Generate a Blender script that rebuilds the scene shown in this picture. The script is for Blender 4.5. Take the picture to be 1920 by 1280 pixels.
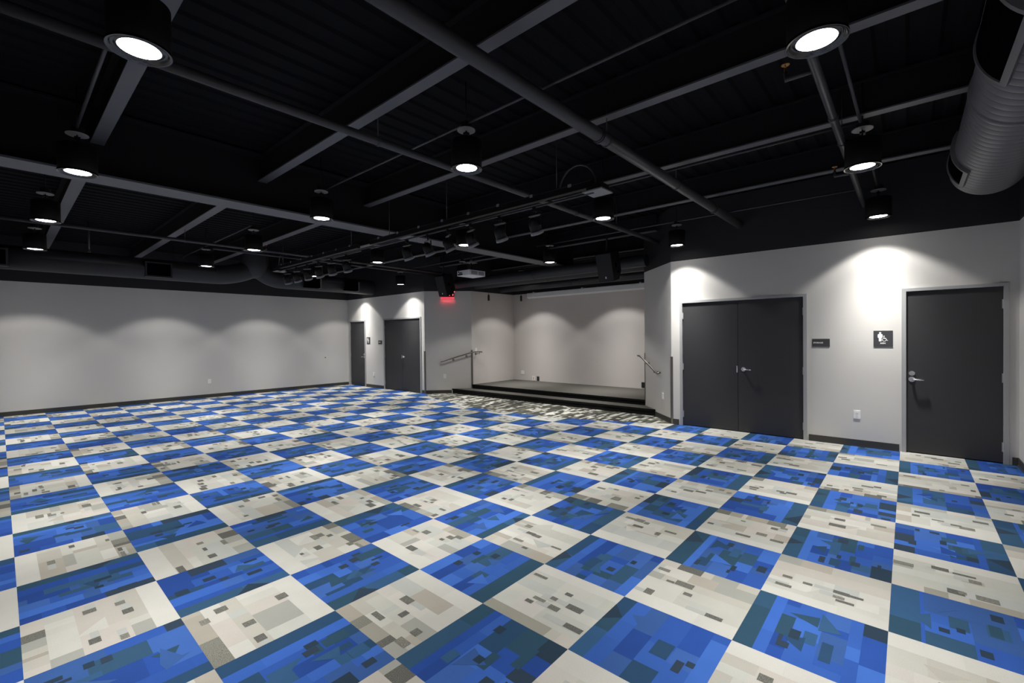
import bpy, bmesh, math, random
from mathutils import Vector, Matrix
random.seed(7)
for o in list(bpy.data.objects): bpy.data.objects.remove(o)
S = bpy.context.scene
C = S.collection
PI = math.pi

# ------------------------------------------------------------------ camera
F_PX = 846.02; YAW = 0.720382; PITCH = 0.0111269; ROLL = -0.0104181
CAM = Vector((-1.27515, -1.90841, 1.59035))
cy, sy, cp, sp = math.cos(YAW), math.sin(YAW), math.cos(PITCH), math.sin(PITCH)
fw = Vector((cy*cp, sy*cp, -sp)); rt = Vector((sy, -cy, 0)); up = rt.cross(fw)
r2 = rt*math.cos(ROLL)+up*math.sin(ROLL); u2 = up*math.cos(ROLL)-rt*math.sin(ROLL)
cam = bpy.data.cameras.new('camera'); co = bpy.data.objects.new('camera', cam); C.objects.link(co)
co.matrix_world = Matrix(((r2.x, u2.x, -fw.x, CAM.x), (r2.y, u2.y, -fw.y, CAM.y), (r2.z, u2.z, -fw.z, CAM.z), (0, 0, 0, 1)))
cam.sensor_width = 36; cam.lens = F_PX/1920*36; cam.clip_start = 0.02
S.camera = co
# ------------------------------------------------------------------ world + view
w = bpy.data.worlds.new('world'); S.world = w; w.use_nodes = True
w.node_tree.nodes['Background'].inputs[0].default_value = (0.5, 0.55, 0.6, 1)
w.node_tree.nodes['Background'].inputs[1].default_value = 0.02
S.view_settings.view_transform = 'Standard'; S.view_settings.look = 'None'
S.view_settings.exposure = 0.0; S.view_settings.gamma = 1; S.view_settings.use_curve_mapping = False
LAMP_W = 600.0            # watts of every downlight's own lamp
LAMP_COL = (1.0, 0.985, 0.955)
S.cycles.max_bounces = 8; S.cycles.diffuse_bounces = 6
S.cycles.sample_clamp_indirect = 4.0

# ------------------------------------------------------------------ materials
def mat(name, col, rough=0.6, metal=0.0, spec=0.5, bump=0.0, bscale=200, vary=0.0, vscale=8, emis=None, estr=0):
    m = bpy.data.materials.new(name); m.use_nodes = True
    nt = m.node_tree; b = nt.nodes['Principled BSDF']
    b.inputs['Base Color'].default_value = (*col, 1); b.inputs['Roughness'].default_value = rough
    b.inputs['Metallic'].default_value = metal; b.inputs['Specular IOR Level'].default_value = spec
    if bump or vary:
        tc = nt.nodes.new('ShaderNodeTexCoord')
    if vary:
        n = nt.nodes.new('ShaderNodeTexNoise'); n.inputs['Scale'].default_value = vscale; n.inputs['Detail'].default_value = 4
        nt.links.new(tc.outputs['Object'], n.inputs['Vector'])
        mx = nt.nodes.new('ShaderNodeMix'); mx.data_type = 'RGBA'
        mx.inputs['A'].default_value = (*[c*(1-vary) for c in col], 1); mx.inputs['B'].default_value = (*[min(1, c*(1+vary)) for c in col], 1)
        nt.links.new(n.outputs['Fac'], mx.inputs['Factor']); nt.links.new(mx.outputs['Result'], b.inputs['Base Color'])
    if bump:
        n = nt.nodes.new('ShaderNodeTexNoise'); n.inputs['Scale'].default_value = bscale
        nt.links.new(tc.outputs['Object'], n.inputs['Vector'])
        bp = nt.nodes.new('ShaderNodeBump'); bp.inputs['Strength'].default_value = bump; bp.inputs['Distance'].default_value = 0.002
        nt.links.new(n.outputs['Fac'], bp.inputs['Height']); nt.links.new(bp.outputs['Normal'], b.inputs['Normal'])
    if emis:
        b.inputs['Emission Color'].default_value = (*emis, 1); b.inputs['Emission Strength'].default_value = estr
        try: m.cycles.emission_sampling = 'NONE'
        except Exception: pass
    return m
M_WALL = mat('wall_paint', (0.655, 0.635, 0.60), 0.75, spec=0.25, bump=0.15, bscale=260, vary=0.015, vscale=3)
M_STW = mat('stage_wall_lamp_tint', (0.67, 0.625, 0.595), 0.8, spec=0.25, bump=0.15, bscale=260, vary=0.015, vscale=3)  # wall paint with the stage lamps' warm light put into its colour
M_BLK = mat('black_wall_paint', (0.026, 0.026, 0.028), 0.7, spec=0.3, vary=0.08, vscale=4)
M_DECK = mat('black_deck_paint', (0.0045, 0.0048, 0.0055), 0.8, spec=0.12, vary=0.3, vscale=5)
M_BEAM_LIT = mat('black_steel_lit', (0.105, 0.105, 0.115), 0.5, spec=0.5, vary=0.06, vscale=6)  # bottom flanges: light from below put into the black steel's colour
M_BEAM_SHADE = mat('black_steel_shaded', (0.014, 0.014, 0.015), 0.7, spec=0.2)  # same black steel, shade on web and top flange put into the colour
M_PIPE = mat('black_pipe_paint', (0.045, 0.045, 0.048), 0.42, spec=0.5)
M_DUCT = mat('black_duct_paint', (0.026, 0.027, 0.030), 0.5, spec=0.45, vary=0.05)
M_SEAM = mat('duct_seam', (0.015, 0.015, 0.015), 0.6)
M_DUCTG = mat('grey_duct_paint', (0.125, 0.123, 0.125), 0.48, spec=0.5, vary=0.05)
M_VOID = mat('dark_grille', (0.002, 0.0025, 0.003), 1.0, spec=0.0)
M_BASE = mat('vinyl_base', (0.047, 0.046, 0.040), 0.55)
M_DOOR = mat('charcoal_door', (0.034, 0.0335, 0.0355), 0.5, spec=0.45, vary=0.05, vscale=2)
M_FRAME = mat('grey_door_frame', (0.40, 0.40, 0.405), 0.45, metal=0.1)
M_CHROME = mat('satin_chrome', (0.72, 0.73, 0.74), 0.25, metal=1)
M_STEEL = mat('brushed_steel', (0.24, 0.22, 0.195), 0.34, metal=1, bump=0.1, bscale=90)
M_BRASS = mat('brass', (0.75, 0.40, 0.16), 0.3, metal=1)
M_BODY = mat('black_fixture', (0.006, 0.006, 0.006), 0.5, spec=0.25)
M_RIM = mat('dark_chrome_baffle', (0.10, 0.10, 0.10), 0.18, metal=1)
M_CAN = mat('grey_canopy_plate', (0.42, 0.42, 0.41), 0.5)
M_PLATE = mat('white_plastic', (0.90, 0.90, 0.88), 0.4)
M_SLOT = mat('outlet_slots', (0.35, 0.35, 0.34), 0.5)
M_ORANGE = mat('orange_receptacle', (0.65, 0.16, 0.06), 0.5)
M_BPL = mat('black_plastic', (0.012, 0.012, 0.012), 0.4)
M_SIGN = mat('sign_charcoal', (0.052, 0.052, 0.056), 0.45, vary=0.04)
M_WHITE = mat('white_marking', (0.9, 0.9, 0.88), 0.5)
M_STAGE = mat('stage_carpet', (0.085, 0.081, 0.072), 0.95, spec=0.1, bump=0.6, bscale=400, vary=0.12, vscale=60)
M_RISER = mat('stage_riser', (0.006, 0.006, 0.006), 0.7, spec=0.2)
M_SCR = mat('screen_case_white', (0.88, 0.88, 0.86), 0.4)
M_PROJ = mat('projector_white', (0.82, 0.82, 0.82), 0.4)
M_PVENT = mat('projector_vent', (0.34, 0.34, 0.34), 0.5)
M_SPK = mat('speaker_mesh', (0.032, 0.032, 0.033), 0.7, spec=0.2)
M_GREY = mat('grey_end_plate', (0.22, 0.22, 0.22), 0.5)
M_LENS = mat('lit_lens', (1, 1, 1), 0.4, emis=(1, 0.98, 0.95), estr=14)
M_RED = mat('exit_red_glow', (0.3, 0.01, 0.02), 0.4, emis=(1.0, 0.085, 0.13), estr=0.78)
M_REDL = mat('exit_red_letters', (0.5, 0.02, 0.02), 0.4, emis=(1.0, 0.10, 0.08), estr=3.0)

def carpet_mat():
    m = bpy.data.materials.new('carpet'); m.use_nodes = True
    nt = m.node_tree; b = nt.nodes['Principled BSDF']; L = nt.links.new
    b.inputs['Roughness'].default_value = 0.95; b.inputs['Specular IOR Level'].default_value = 0.08
    at = nt.nodes.new('ShaderNodeAttribute'); at.attribute_name = 'Col'
    tc = nt.nodes.new('ShaderNodeTexCoord')
    n = nt.nodes.new('ShaderNodeTexNoise'); n.inputs['Scale'].default_value = 260; n.inputs['Detail'].default_value = 3
    L(tc.outputs['Object'], n.inputs['Vector'])
    n2 = nt.nodes.new('ShaderNodeTexNoise'); n2.inputs['Scale'].default_value = 6; n2.inputs['Detail'].default_value = 3
    L(tc.outputs['Object'], n2.inputs['Vector'])
    r = nt.nodes.new('ShaderNodeMapRange'); r.inputs[3].default_value = 0.84; r.inputs[4].default_value = 1.16
    L(n.outputs['Fac'], r.inputs[0])
    r3 = nt.nodes.new('ShaderNodeMapRange'); r3.inputs[3].default_value = 0.93; r3.inputs[4].default_value = 1.07
    L(n2.outputs['Fac'], r3.inputs[0])
    mu = nt.nodes.new('ShaderNodeMath'); mu.operation = 'MULTIPLY'; L(r.outputs[0], mu.inputs[0]); L(r3.outputs[0], mu.inputs[1])
    v = nt.nodes.new('ShaderNodeVectorMath'); v.operation = 'SCALE'
    L(at.outputs['Color'], v.inputs[0]); L(mu.outputs[0], v.inputs['Scale'])
    # heathered yarn on the dark grey patches (marked in the colour layer's alpha)
    n4 = nt.nodes.new('ShaderNodeTexNoise'); n4.inputs['Scale'].default_value = 260; n4.inputs['Detail'].default_value = 2
    L(tc.outputs['Object'], n4.inputs['Vector'])
    r4 = nt.nodes.new('ShaderNodeMapRange'); r4.inputs[1].default_value = .46; r4.inputs[2].default_value = .6; r4.inputs[3].default_value = 0.82; r4.inputs[4].default_value = 1.45
    L(n4.outputs['Fac'], r4.inputs[0])
    mxf = nt.nodes.new('ShaderNodeMix'); mxf.inputs[3].default_value = 1.0
    L(at.outputs['Alpha'], mxf.inputs[0]); L(r4.outputs[0], mxf.inputs[2])
    v2 = nt.nodes.new('ShaderNodeVectorMath'); v2.operation = 'SCALE'; L(v.outputs[0], v2.inputs[0]); L(mxf.outputs[0], v2.inputs['Scale'])
    L(v2.outputs[0], b.inputs['Base Color'])
    bp = nt.nodes.new('ShaderNodeBump'); bp.inputs['Strength'].default_value = 0.35; bp.inputs['Distance'].default_value = 0.002
    L(n.outputs['Fac'], bp.inputs['Height']); L(bp.outputs['Normal'], b.inputs['Normal'])
    return m
M_CARPET = carpet_mat()

# ------------------------------------------------------------------ mesh helpers
class MB:
    def __init__(s): s.bm = bmesh.new(); s.mi = 0
    def _set(s, fs):
        for f in fs: f.material_index = s.mi
    def box(s, x0, x1, y0, y1, z0, z1, M=None, bev=0):
        vs = [s.bm.verts.new((x, y, z)) for x in (x0, x1) for y in (y0, y1) for z in (z0, z1)]
        q = [(0, 1, 3, 2), (4, 6, 7, 5), (0, 4, 5, 1), (2, 3, 7, 6), (0, 2, 6, 4), (1, 5, 7, 3)]
        fs = [s.bm.faces.new([vs[i] for i in f]) for f in q]
        s._set(fs)
        if bev:
            es = list({e for f in fs for e in f.edges})
            r = bmesh.ops.bevel(s.bm, geom=es, offset=bev, segments=2, affect='EDGES', profile=0.5)
            s._set(r['faces']); vs = list({v for f in r['faces'] for v in f.verts} | {v for v in vs if v.is_valid})
        if M is not None: bmesh.ops.transform(s.bm, matrix=M, verts=vs)
        return s
    def lathe(s, prof, c=(0, 0, 0), axis='Z', n=32, M=None, smooth=True):
        rings = []
        for r, h in prof:
            ring = []
            for k in range(n):
                a = 2*PI*k/n
                p = {'Z': (r*math.cos(a), r*math.sin(a), h), 'X': (h, r*math.cos(a), r*math.sin(a)), 'Y': (r*math.sin(a), h, r*math.cos(a))}[axis]
                v = Vector(p)+Vector(c)
                if M is not None: v = M @ v
                ring.append(s.bm.verts.new(v))
            rings.append(ring)
        fs = []
        for a, b in zip(rings, rings[1:]):
            for k in range(n):
                f = s.bm.faces.new((a[k], a[(k+1) % n], b[(k+1) % n], b[k])); f.smooth = smooth; fs.append(f)
        s._set(fs)
        return s
    def cyl(s, r, h0, h1, c=(0, 0, 0), axis='Z', n=24, M=None):
        s.lathe([(1e-4, h0), (r, h0)], c, axis, n, M, False); s.lathe([(r, h0), (r, h1)], c, axis, n, M); s.lathe([(r, h1), (1e-4, h1)], c, axis, n, M, False)
        return s
    def tube(s, pts, r, n=12, cap=True, rr=None):
        pts = [Vector(p) for p in pts]; rings = []
        ref = None
        for i, p in enumerate(pts):
            d = (pts[min(i+1, len(pts)-1)]-pts[max(i-1, 0)]).normalized()
            if ref is None:
                ref = Vector((0, 0, 1)) if abs(d.z) < 0.9 else Vector((1, 0, 0))
            a = d.cross(ref).normalized(); b = a.cross(d).normalized(); ref = b
            rad = rr[i] if rr else r
            rings.append([s.bm.verts.new(p+(a*math.cos(2*PI*k/n)+b*math.sin(2*PI*k/n))*rad) for k in range(n)])
        fs = []
        for a, b in zip(rings, rings[1:]):
            for k in range(n):
                f = s.bm.faces.new((a[k], a[(k+1) % n], b[(k+1) % n], b[k])); f.smooth = True; fs.append(f)
        if cap:
            fs.append(s.bm.faces.new(rings[0][::-1])); fs.append(s.bm.faces.new(rings[-1]))
        s._set(fs); return s
    def poly(s, pts, M=None, th=None, ax=None):
        vs = [s.bm.verts.new(Vector(p)) for p in pts]
        f = s.bm.faces.new(vs); s._set([f])
        if th:
            r = bmesh.ops.extrude_face_region(s.bm, geom=[f]); nv = [g for g in r['geom'] if isinstance(g, bmesh.types.BMVert)]
            bmesh.ops.translate(s.bm, verts=nv, vec=Vector(th)); s._set([g for g in r['geom'] if isinstance(g, bmesh.types.BMFace)])
            s._set({ff for v in nv for ff in v.link_faces})
        return s
    def build(s, name, mats, parent=None, loc=None):
        bmesh.ops.recalc_face_normals(s.bm, faces=s.bm.faces[:])
        me = bpy.data.meshes.new(name); s.bm.to_mesh(me); s.bm.free()
        for m in (mats if isinstance(mats, (list, tuple)) else [mats]): me.materials.append(m)
        o = bpy.data.objects.new(name, me); C.objects.link(o)
        if parent is not None: o.parent = parent
        if loc is not None: o.location = loc
        return o
def tag(o, label, cat, group=None):
    o['label'] = label; o['category'] = cat
    if group: o['group'] = group
    return o
def thing(name, label, cat, loc=(0, 0, 0), rz=0, group=None):
    o = bpy.data.objects.new(name, None); C.objects.link(o); o.location = loc; o.rotation_euler = (0, 0, rz)
    o.empty_display_size = 0.1
    return tag(o, label, cat, group)
def struct(o): o['kind'] = 'structure'; return o
def dup(root, loc=None, rot=None, label=None, group=None):
    r = root.copy(); C.objects.link(r)
    if loc is not None: r.location = loc
    if rot is not None: r.rotation_euler = rot
    if label: r['label'] = label
    if group: r['group'] = group
    for ch in list(root.children):
        c = ch.copy(); C.objects.link(c); c.parent = r
        for g in ch.children:
            d = g.copy(); C.objects.link(d); d.parent = c
    return r
def text(body, size, name, m, parent, mtx, align='CENTER', space=1.0, depth=0.0012, offset=0.0):
    cu = bpy.data.curves.new(name, 'FONT'); cu.body = body; cu.size = size; cu.align_x = align; cu.align_y = 'CENTER'
    cu.space_character = space; cu.extrude = depth; cu.offset = offset
    t = bpy.data.objects.new(name, cu); C.objects.link(t)
    dg = bpy.context.evaluated_depsgraph_get(); me = bpy.data.meshes.new_from_object(t.evaluated_get(dg))
    bpy.data.objects.remove(t); me.materials.clear(); me.materials.append(m)
    o = bpy.data.objects.new(name, me); C.objects.link(o); o.parent = parent; o.matrix_local = mtx
    return o

XR, YL, HW, ZD = 6.662, 12.542, 2.889, 3.86     # right wall, left wall, paint line, deck
XB, YN = -2.0, -2.895                            # walls behind the camera
XS, YS0, YS1, XF = 9.42, 2.21, 7.40, 7.60        # stage back, stage sides, stage front edge
TS = 0.6096

# ------------------------------------------------------------------ floor: patchwork carpet tiles
def srgb(r, g, b):
    f = lambda c: (c/255/12.92) if c/255 <= 0.04045 else ((c/255+0.055)/1.055)**2.4
    return (f(r), f(g), f(b), 1)
KF = 0.57
BLUE = [srgb(*c) for c in [(66, 110, 198), (62, 104, 188), (50, 88, 172), (56, 96, 180), (72, 118, 206), (46, 80, 156), (64, 100, 164), (70, 110, 186)]]
BLUED = [srgb(*c) for c in [(58, 92, 122), (54, 86, 108), (60, 98, 138), (50, 82, 116)]]
SLATE = [srgb(*c) for c in [(50, 68, 86), (56, 72, 90)]]
CREAM = [srgb(*c) for c in [(210, 209, 200), (219, 217, 209), (203, 203, 193), (198, 195, 184), (207, 201, 192), (206, 207, 199), (196, 199, 193), (213, 209, 201)]]
CREAMT = [srgb(*c) for c in [(178, 172, 159), (174, 175, 167), (186, 180, 168), (168, 165, 153)]]
GREYD = [srgb(*c) for c in [(118, 118, 111), (134, 133, 124), (108, 108, 103)]]
GREYD = [c[:3]+(0.0,) for c in GREYD]
INL = [srgb(*c) for c in [(84, 84, 78), (94, 94, 86), (76, 76, 71), (104, 104, 96)]]
INW = [srgb(*c) for c in [(222, 221, 211), (208, 207, 196), (230, 229, 220)]]
INM = [srgb(*c) for c in [(140, 140, 124), (120, 118, 104)]]
fb = bmesh.new(); colL = fb.loops.layers.float_color.new('Col')
ZI = [0]
def fpoly(pts, z, c):
    if z > 0: ZI[0] = (ZI[0]+1) % 40; z = {2: .0002, 3: .0004, 5: .0006, 6: .0008, 18: .0011}[round(z*1e4)]+ZI[0]*4.5e-6      # overlapping patches never share a plane
    vs = [fb.verts.new((x, y, z)) for x, y in pts]
    f = fb.faces.new(vs); cc = (c[0]*KF, c[1]*KF, c[2]*KF, c[3])
    for l in f.loops: l[colL] = cc
    return f
def splits(a, b, n, jit=0.6):
    ws = [random.uniform(1-jit, 1+jit) for _ in range(n)]; t = sum(ws); out = [a]
    for w_ in ws: out.append(out[-1]+(b-a)*w_/t)
    out[-1] = b
    return out
def tile(i, j):
    blue = (i+j) % 2 != 0
    x0, y0 = i*TS, j*TS
    ma, mb_ = random.random() < .5, random.random() < .5
    def mp(a, b):
        a = 1-a if ma else a; b = 1-b if mb_ else b
        return (x0+a*TS, y0+b*TS) if blue else (x0+b*TS, y0+a*TS)   # blue banded along X, cream a quarter turned
    def rect(a0, a1, b0, b1, c, z=0): fpoly([mp(a0, b0), mp(a1, b0), mp(a1, b1), mp(a0, b1)], z, c)
    def mul(c, k): return (c[0]*k, c[1]*k, c[2]*k, 1)
    U, P = random.uniform, random.choice
    e1, e2, e3 = U(.13, .22), U(.24, .32), U(.80, .88)
    if blue:
        cs = splits(0, 1, random.randint(2, 3), .7)
        for a0, a1 in zip(cs, cs[1:]): rect(a0, a1, 0, e1, P(BLUED))
        br = P(BLUE[:5]); cs = splits(0, 1, random.randint(2, 4), .8)
        for a0, a1 in zip(cs, cs[1:]): rect(a0, a1, e1, e2, mul(br, U(.9, 1.1)))
        bs = splits(e2, e3, random.randint(2, 4), .5)
        for b0, b1 in zip(bs, bs[1:]):
            cs = splits(0, 1, random.randint(3, 5), .7)
            for a0, a1 in zip(cs, cs[1:]): rect(a0, a1, b0, b1, P(BLUED) if random.random() < .2 else P(BLUE))
        cs = splits(0, 1, random.randint(3, 5), .7)
        for a0, a1 in zip(cs, cs[1:]): rect(a0, a1, e3, 1, P(SLATE) if random.random() < .25 else P(BLUE[2:7]))
        if random.random() < .7:
            a = U(0, .6); L_ = U(.2, .4); fpoly([mp(a, 0), mp(a+L_, 0), mp(a+L_*U(.2, .9), e1)], .0003, P(SLATE))
        for _ in range(random.randint(2, 5)):
            a, b = U(.02, .82), U(.26, .88); rect(a, min(a+U(.06, .17), 1), b, min(b+U(.03, .11), 1), P(SLATE), .0006)
        for _ in range(random.randint(1, 3)):
            a, b = U(.05, .7), U(.25, .75); rect(a, min(a+U(.12, .28), 1), b, min(b+U(.05, .15), 1), P(BLUED), .0003)
        for _ in range(random.randint(1, 4)):
            a, b = U(.05, .65), U(.28, .6); w_, h_ = U(.15, .32), U(.1, .25)*P((-1, 1))
            fpoly([mp(a, b), mp(a+w_, b), mp(a+w_*U(0, 1), min(max(b+h_, .05), .98))], .0005, P(BLUED+BLUE[4:7]))
    else:
        cs = splits(0, 1, random.randint(1, 3), .6)
        for a0, a1 in zip(cs, cs[1:]): rect(a0, a1, 0, e1, mul(CREAM[1], U(.95, 1.03)))
        bs = splits(e1, e3, random.randint(3, 4), .5)
        for b0, b1 in zip(bs, bs[1:]):
            base_c = P(CREAM); cs = splits(0, 1, random.randint(3, 5), .7)
            for a0, a1 in zip(cs, cs[1:]): rect(a0, a1, b0, b1, mul(base_c, U(.94, 1.05)) if random.random() < .45 else P(CREAM+CREAMT[1:3]))
        cs = splits(0, 1, random.randint(4, 7), .7)
        for a0, a1 in zip(cs, cs[1:]): rect(a0, a1, e3, 1, P(GREYD) if random.random() < .22 else P(CREAMT+CREAM[3:5]))
        for _ in range(random.randint(4, 8)):
            a, b = U(.02, .85), U(.18, .88); l_ = U(.06, .19)
            rect(a, min(a+l_, 1), b, min(b+U(.035, .11), 1), P(GREYD), .0006)
            if random.random() < .4: rect(a+l_*.2, min(a+l_*2.2, 1), b, min(b+U(.05, .10), 1), mul(CREAM[6], .95), .0003)
        for _ in range(random.randint(0, 2)):
            a, b = U(.05, .6), U(.2, .6); w_, h_ = U(.2, .4), U(.12, .3)*P((-1, 1))
            fpoly([mp(a, b), mp(a+w_, b), mp(a+w_*U(0, 1), min(max(b+h_, .05), .98))], .0002, mul(P(CREAM), .93))
for i in range(-4, 13):
    for j in range(-5, 21): tile(i, j)
# stage apron carpet, laid to a curved edge (0.9 m sagitta), 1.5 mm proud
AX, AY, AR = 13.15, 4.806, 7.39
arc = []
for k in range(61):
    y = 1.20+(8.41-1.20)*k/60
    arc.append((AX-math.sqrt(AR*AR-(y-AY)**2), y))
def clip(poly, inside, inter):
    out = []
    for a, b in zip(poly, poly[1:]+poly[:1]):
        ia, ib = inside(a), inside(b)
        if ia: out.append(a)
        if ia != ib: out.append(inter(a, b))
    return out
def clip_arc(poly):
    for (p, q) in zip(arc, arc[1:]):
        dx, dy = q[0]-p[0], q[1]-p[1]
        side = lambda a: (a[0]-p[0])*dy-(a[1]-p[1])*dx
        def inter(a, b):
            sa, sb = side(a), side(b); t = sa/(sa-sb); return (a[0]+(b[0]-a[0])*t, a[1]+(b[1]-a[1])*t)
        if all(side(a) >= 0 for a in poly): continue
        poly = clip(poly, lambda a: side(a) >= 0, inter)
        if len(poly) < 3: return None
    return poly
y = 1.2
while y < 8.42:
    hgt = random.choice((0.035, 0.05, 0.065, 0.08)); x = 5.70-random.random()*.2
    while x < 7.65:
        ln = random.choice((0.07, 0.1, 0.15, 0.2, 0.28))
        u = random.random()
        c = random.choice(INL) if u < .55 else random.choice(INW) if u < .84 else random.choice(INM)
        pl = clip_arc([(x, y), (x+ln, y), (x+ln, min(y+hgt, 8.42)), (x, min(y+hgt, 8.42))])
        if pl: fpoly(pl, 0.0018, c)
        x += ln
    y += hgt
for f in fb.faces:
    if f.normal.z < 0: f.normal_flip()
me = bpy.data.meshes.new('floor'); fb.to_mesh(me); fb.free(); me.materials.append(M_CARPET)
fl = bpy.data.objects.new('floor', me); C.objects.link(fl); struct(fl)
b = MB(); b.box(XB-.2, XS+.3, YN-.2, YL+.2, -0.16, -0.004); slab = struct(b.build('floor_slab', M_BASE))

# ------------------------------------------------------------------ walls (solid, openings cut for the doors)
def wall(name, p0, p1, side, openings=(), m_low=M_WALL, top=ZD, th=0.16, z0=-0.01):
    p0, p1 = Vector((*p0, 0)), Vector((*p1, 0)); L = (p1-p0).length; d = (p1-p0)/L
    n = Vector((-d.y, d.x, 0))*side          # outward
    M = Matrix(((d.x, n.x, 0, p0.x), (d.y, n.y, 0, p0.y), (0, 0, 1, 0), (0, 0, 0, 1)))
    b = MB(); s = 0
    for (a, c, h) in sorted(openings):
        b.box(s, a, 0, th, z0, HW, M); b.box(a, c, 0, th, h, HW, M); s = c
    b.box(s, L, 0, th, z0, HW, M)
    b.mi = 1; b.box(0, L, 0, th, HW, top, M)
    return struct(b.build(name, [m_low, M_BLK])), M
DOORS = [(-2.797, -1.860, 2.150), (-0.763, 1.098, 2.160), (8.500, 10.362, 2.160), (11.440, 12.415, 2.155)]
wall('wall_right', (XR, YN), (XR, 1.272), -1, [(a-YN, c-YN, h) for a, c, h in DOORS[:2]])
wall('wall_right_far', (XR, 8.338), (XR, YL), -1, [(a-8.338, c-8.338, h) for a, c, h in DOORS[2:]])
wall('wall_left', (XB, YL), (XR+.16, YL), 1)
wall('wall_near', (XB, YN), (XR+.16, YN), -1)
wall('wall_behind', (XB, YN), (XB, YL), 1)
wall('wall_stage_angled_right', (XR, 1.272), (XF, YS0), -1, th=0.10)
wall('wall_stage_angled_left', (XR, 8.338), (XF, YS1), 1, th=0.10)
wall('wall_stage_right', (XF, YS0), (XS, YS0), -1, m_low=M_STW)
wall('wall_stage_left', (XF, YS1), (XS, YS1), 1, m_low=M_STW)
wall('wall_stage_back', (XS, YS0-.16), (XS, YS1+.16), -1, m_low=M_STW)

# corrugated steel deck
b = MB(); y = YN-.2; pts = []
while y < YL+.2:
    pts += [(y, ZD), (y+.09, ZD), (y+.115, ZD+.02), (y+.175, ZD+.02)]; y += .20
for (ya, za), (yb, zb) in zip(pts, pts[1:]):
    b.poly([(XB-.2, ya, za), (XS+.2, ya, za), (XS+.2, yb, zb), (XB-.2, yb, zb)])
struct(b.build('ceiling', M_DECK))
b = MB(); b.box(XB-.2, XS+.3, YN-.2, YL+.2, ZD+.05, ZD+.15); struct(b.build('ceiling_slab', M_DECK))

# baseboards
def base(name, p0, p1, side, z=0.0):
    p0, p1 = Vector((*p0, 0)), Vector((*p1, 0)); L = (p1-p0).length; d = (p1-p0)/L; n = Vector((-d.y, d.x, 0))*side
    M = Matrix(((d.x, n.x, 0, p0.x), (d.y, n.y, 0, p0.y), (0, 0, 1, 0), (0, 0, 0, 1)))
    b = MB(); b.box(0, L, -0.009, 0, z, z+.094, M); b.box(0, L, -0.016, -0.009, z, z+.014, M)
    return struct(b.build(name, M_BASE))
base('baseboard_left', (XB, YL), (XR, YL), 1)
base('baseboard_right', (XR, -1.82), (XR, -0.80), -1)
base('baseboard_right_corner', (XR, YN), (XR, -2.84), -1)
base('baseboard_right_pier', (XR, 1.14), (XR, 1.25), -1)
base('baseboard_far_pier', (XR, 8.36), (XR, 8.46), -1)
base('baseboard_far', (XR, 10.40), (XR, 11.40), -1)
base('baseboard_near', (XB, YN), (XR, YN), -1)
base('baseboard_stage_angled_right', (XR+.015, 1.287), (7.19, 1.80), -1)
base('baseboard_stage_angled_left', (XR+.015, 8.323), (7.19, 7.81), 1)

# ------------------------------------------------------------------ stage with one step
st = struct(bpy.data.objects.new('floor_stage', None)); C.objects.link(st)
b = MB(); b.box(XF, XS, YS0, YS1, 0.222, 0.240); b.build('stage_top', M_STAGE, st)
b = MB(); b.box(XF+.004, XS, YS0, YS1, 0.0, 0.222); b.build('stage_riser', M_RISER, st)
b = MB(); b.poly([(7.20, 1.812, .112), (7.598, 2.208, .112), (7.598, 7.402, .112), (7.20, 7.798, .112)], th=(0, 0, .018)); b.build('step_tread', M_STAGE, st)
b = MB(); b.poly([(7.204, 1.818, .0), (7.598, 2.21, .0), (7.598, 7.40, .0), (7.204, 7.79, .0)], th=(0, 0, .112)); b.build('step_riser', M_RISER, st)
# black nosings on both edges
b = MB(); b.box(7.188, 7.204, 1.812, 7.798, 0.095, 0.134); b.build('step_nosing', M_RISER, st)
b = MB(); b.box(7.588, 7.604, YS0, YS1, 0.205, 0.244); b.build('stage_nosing', M_RISER, st)

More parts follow.
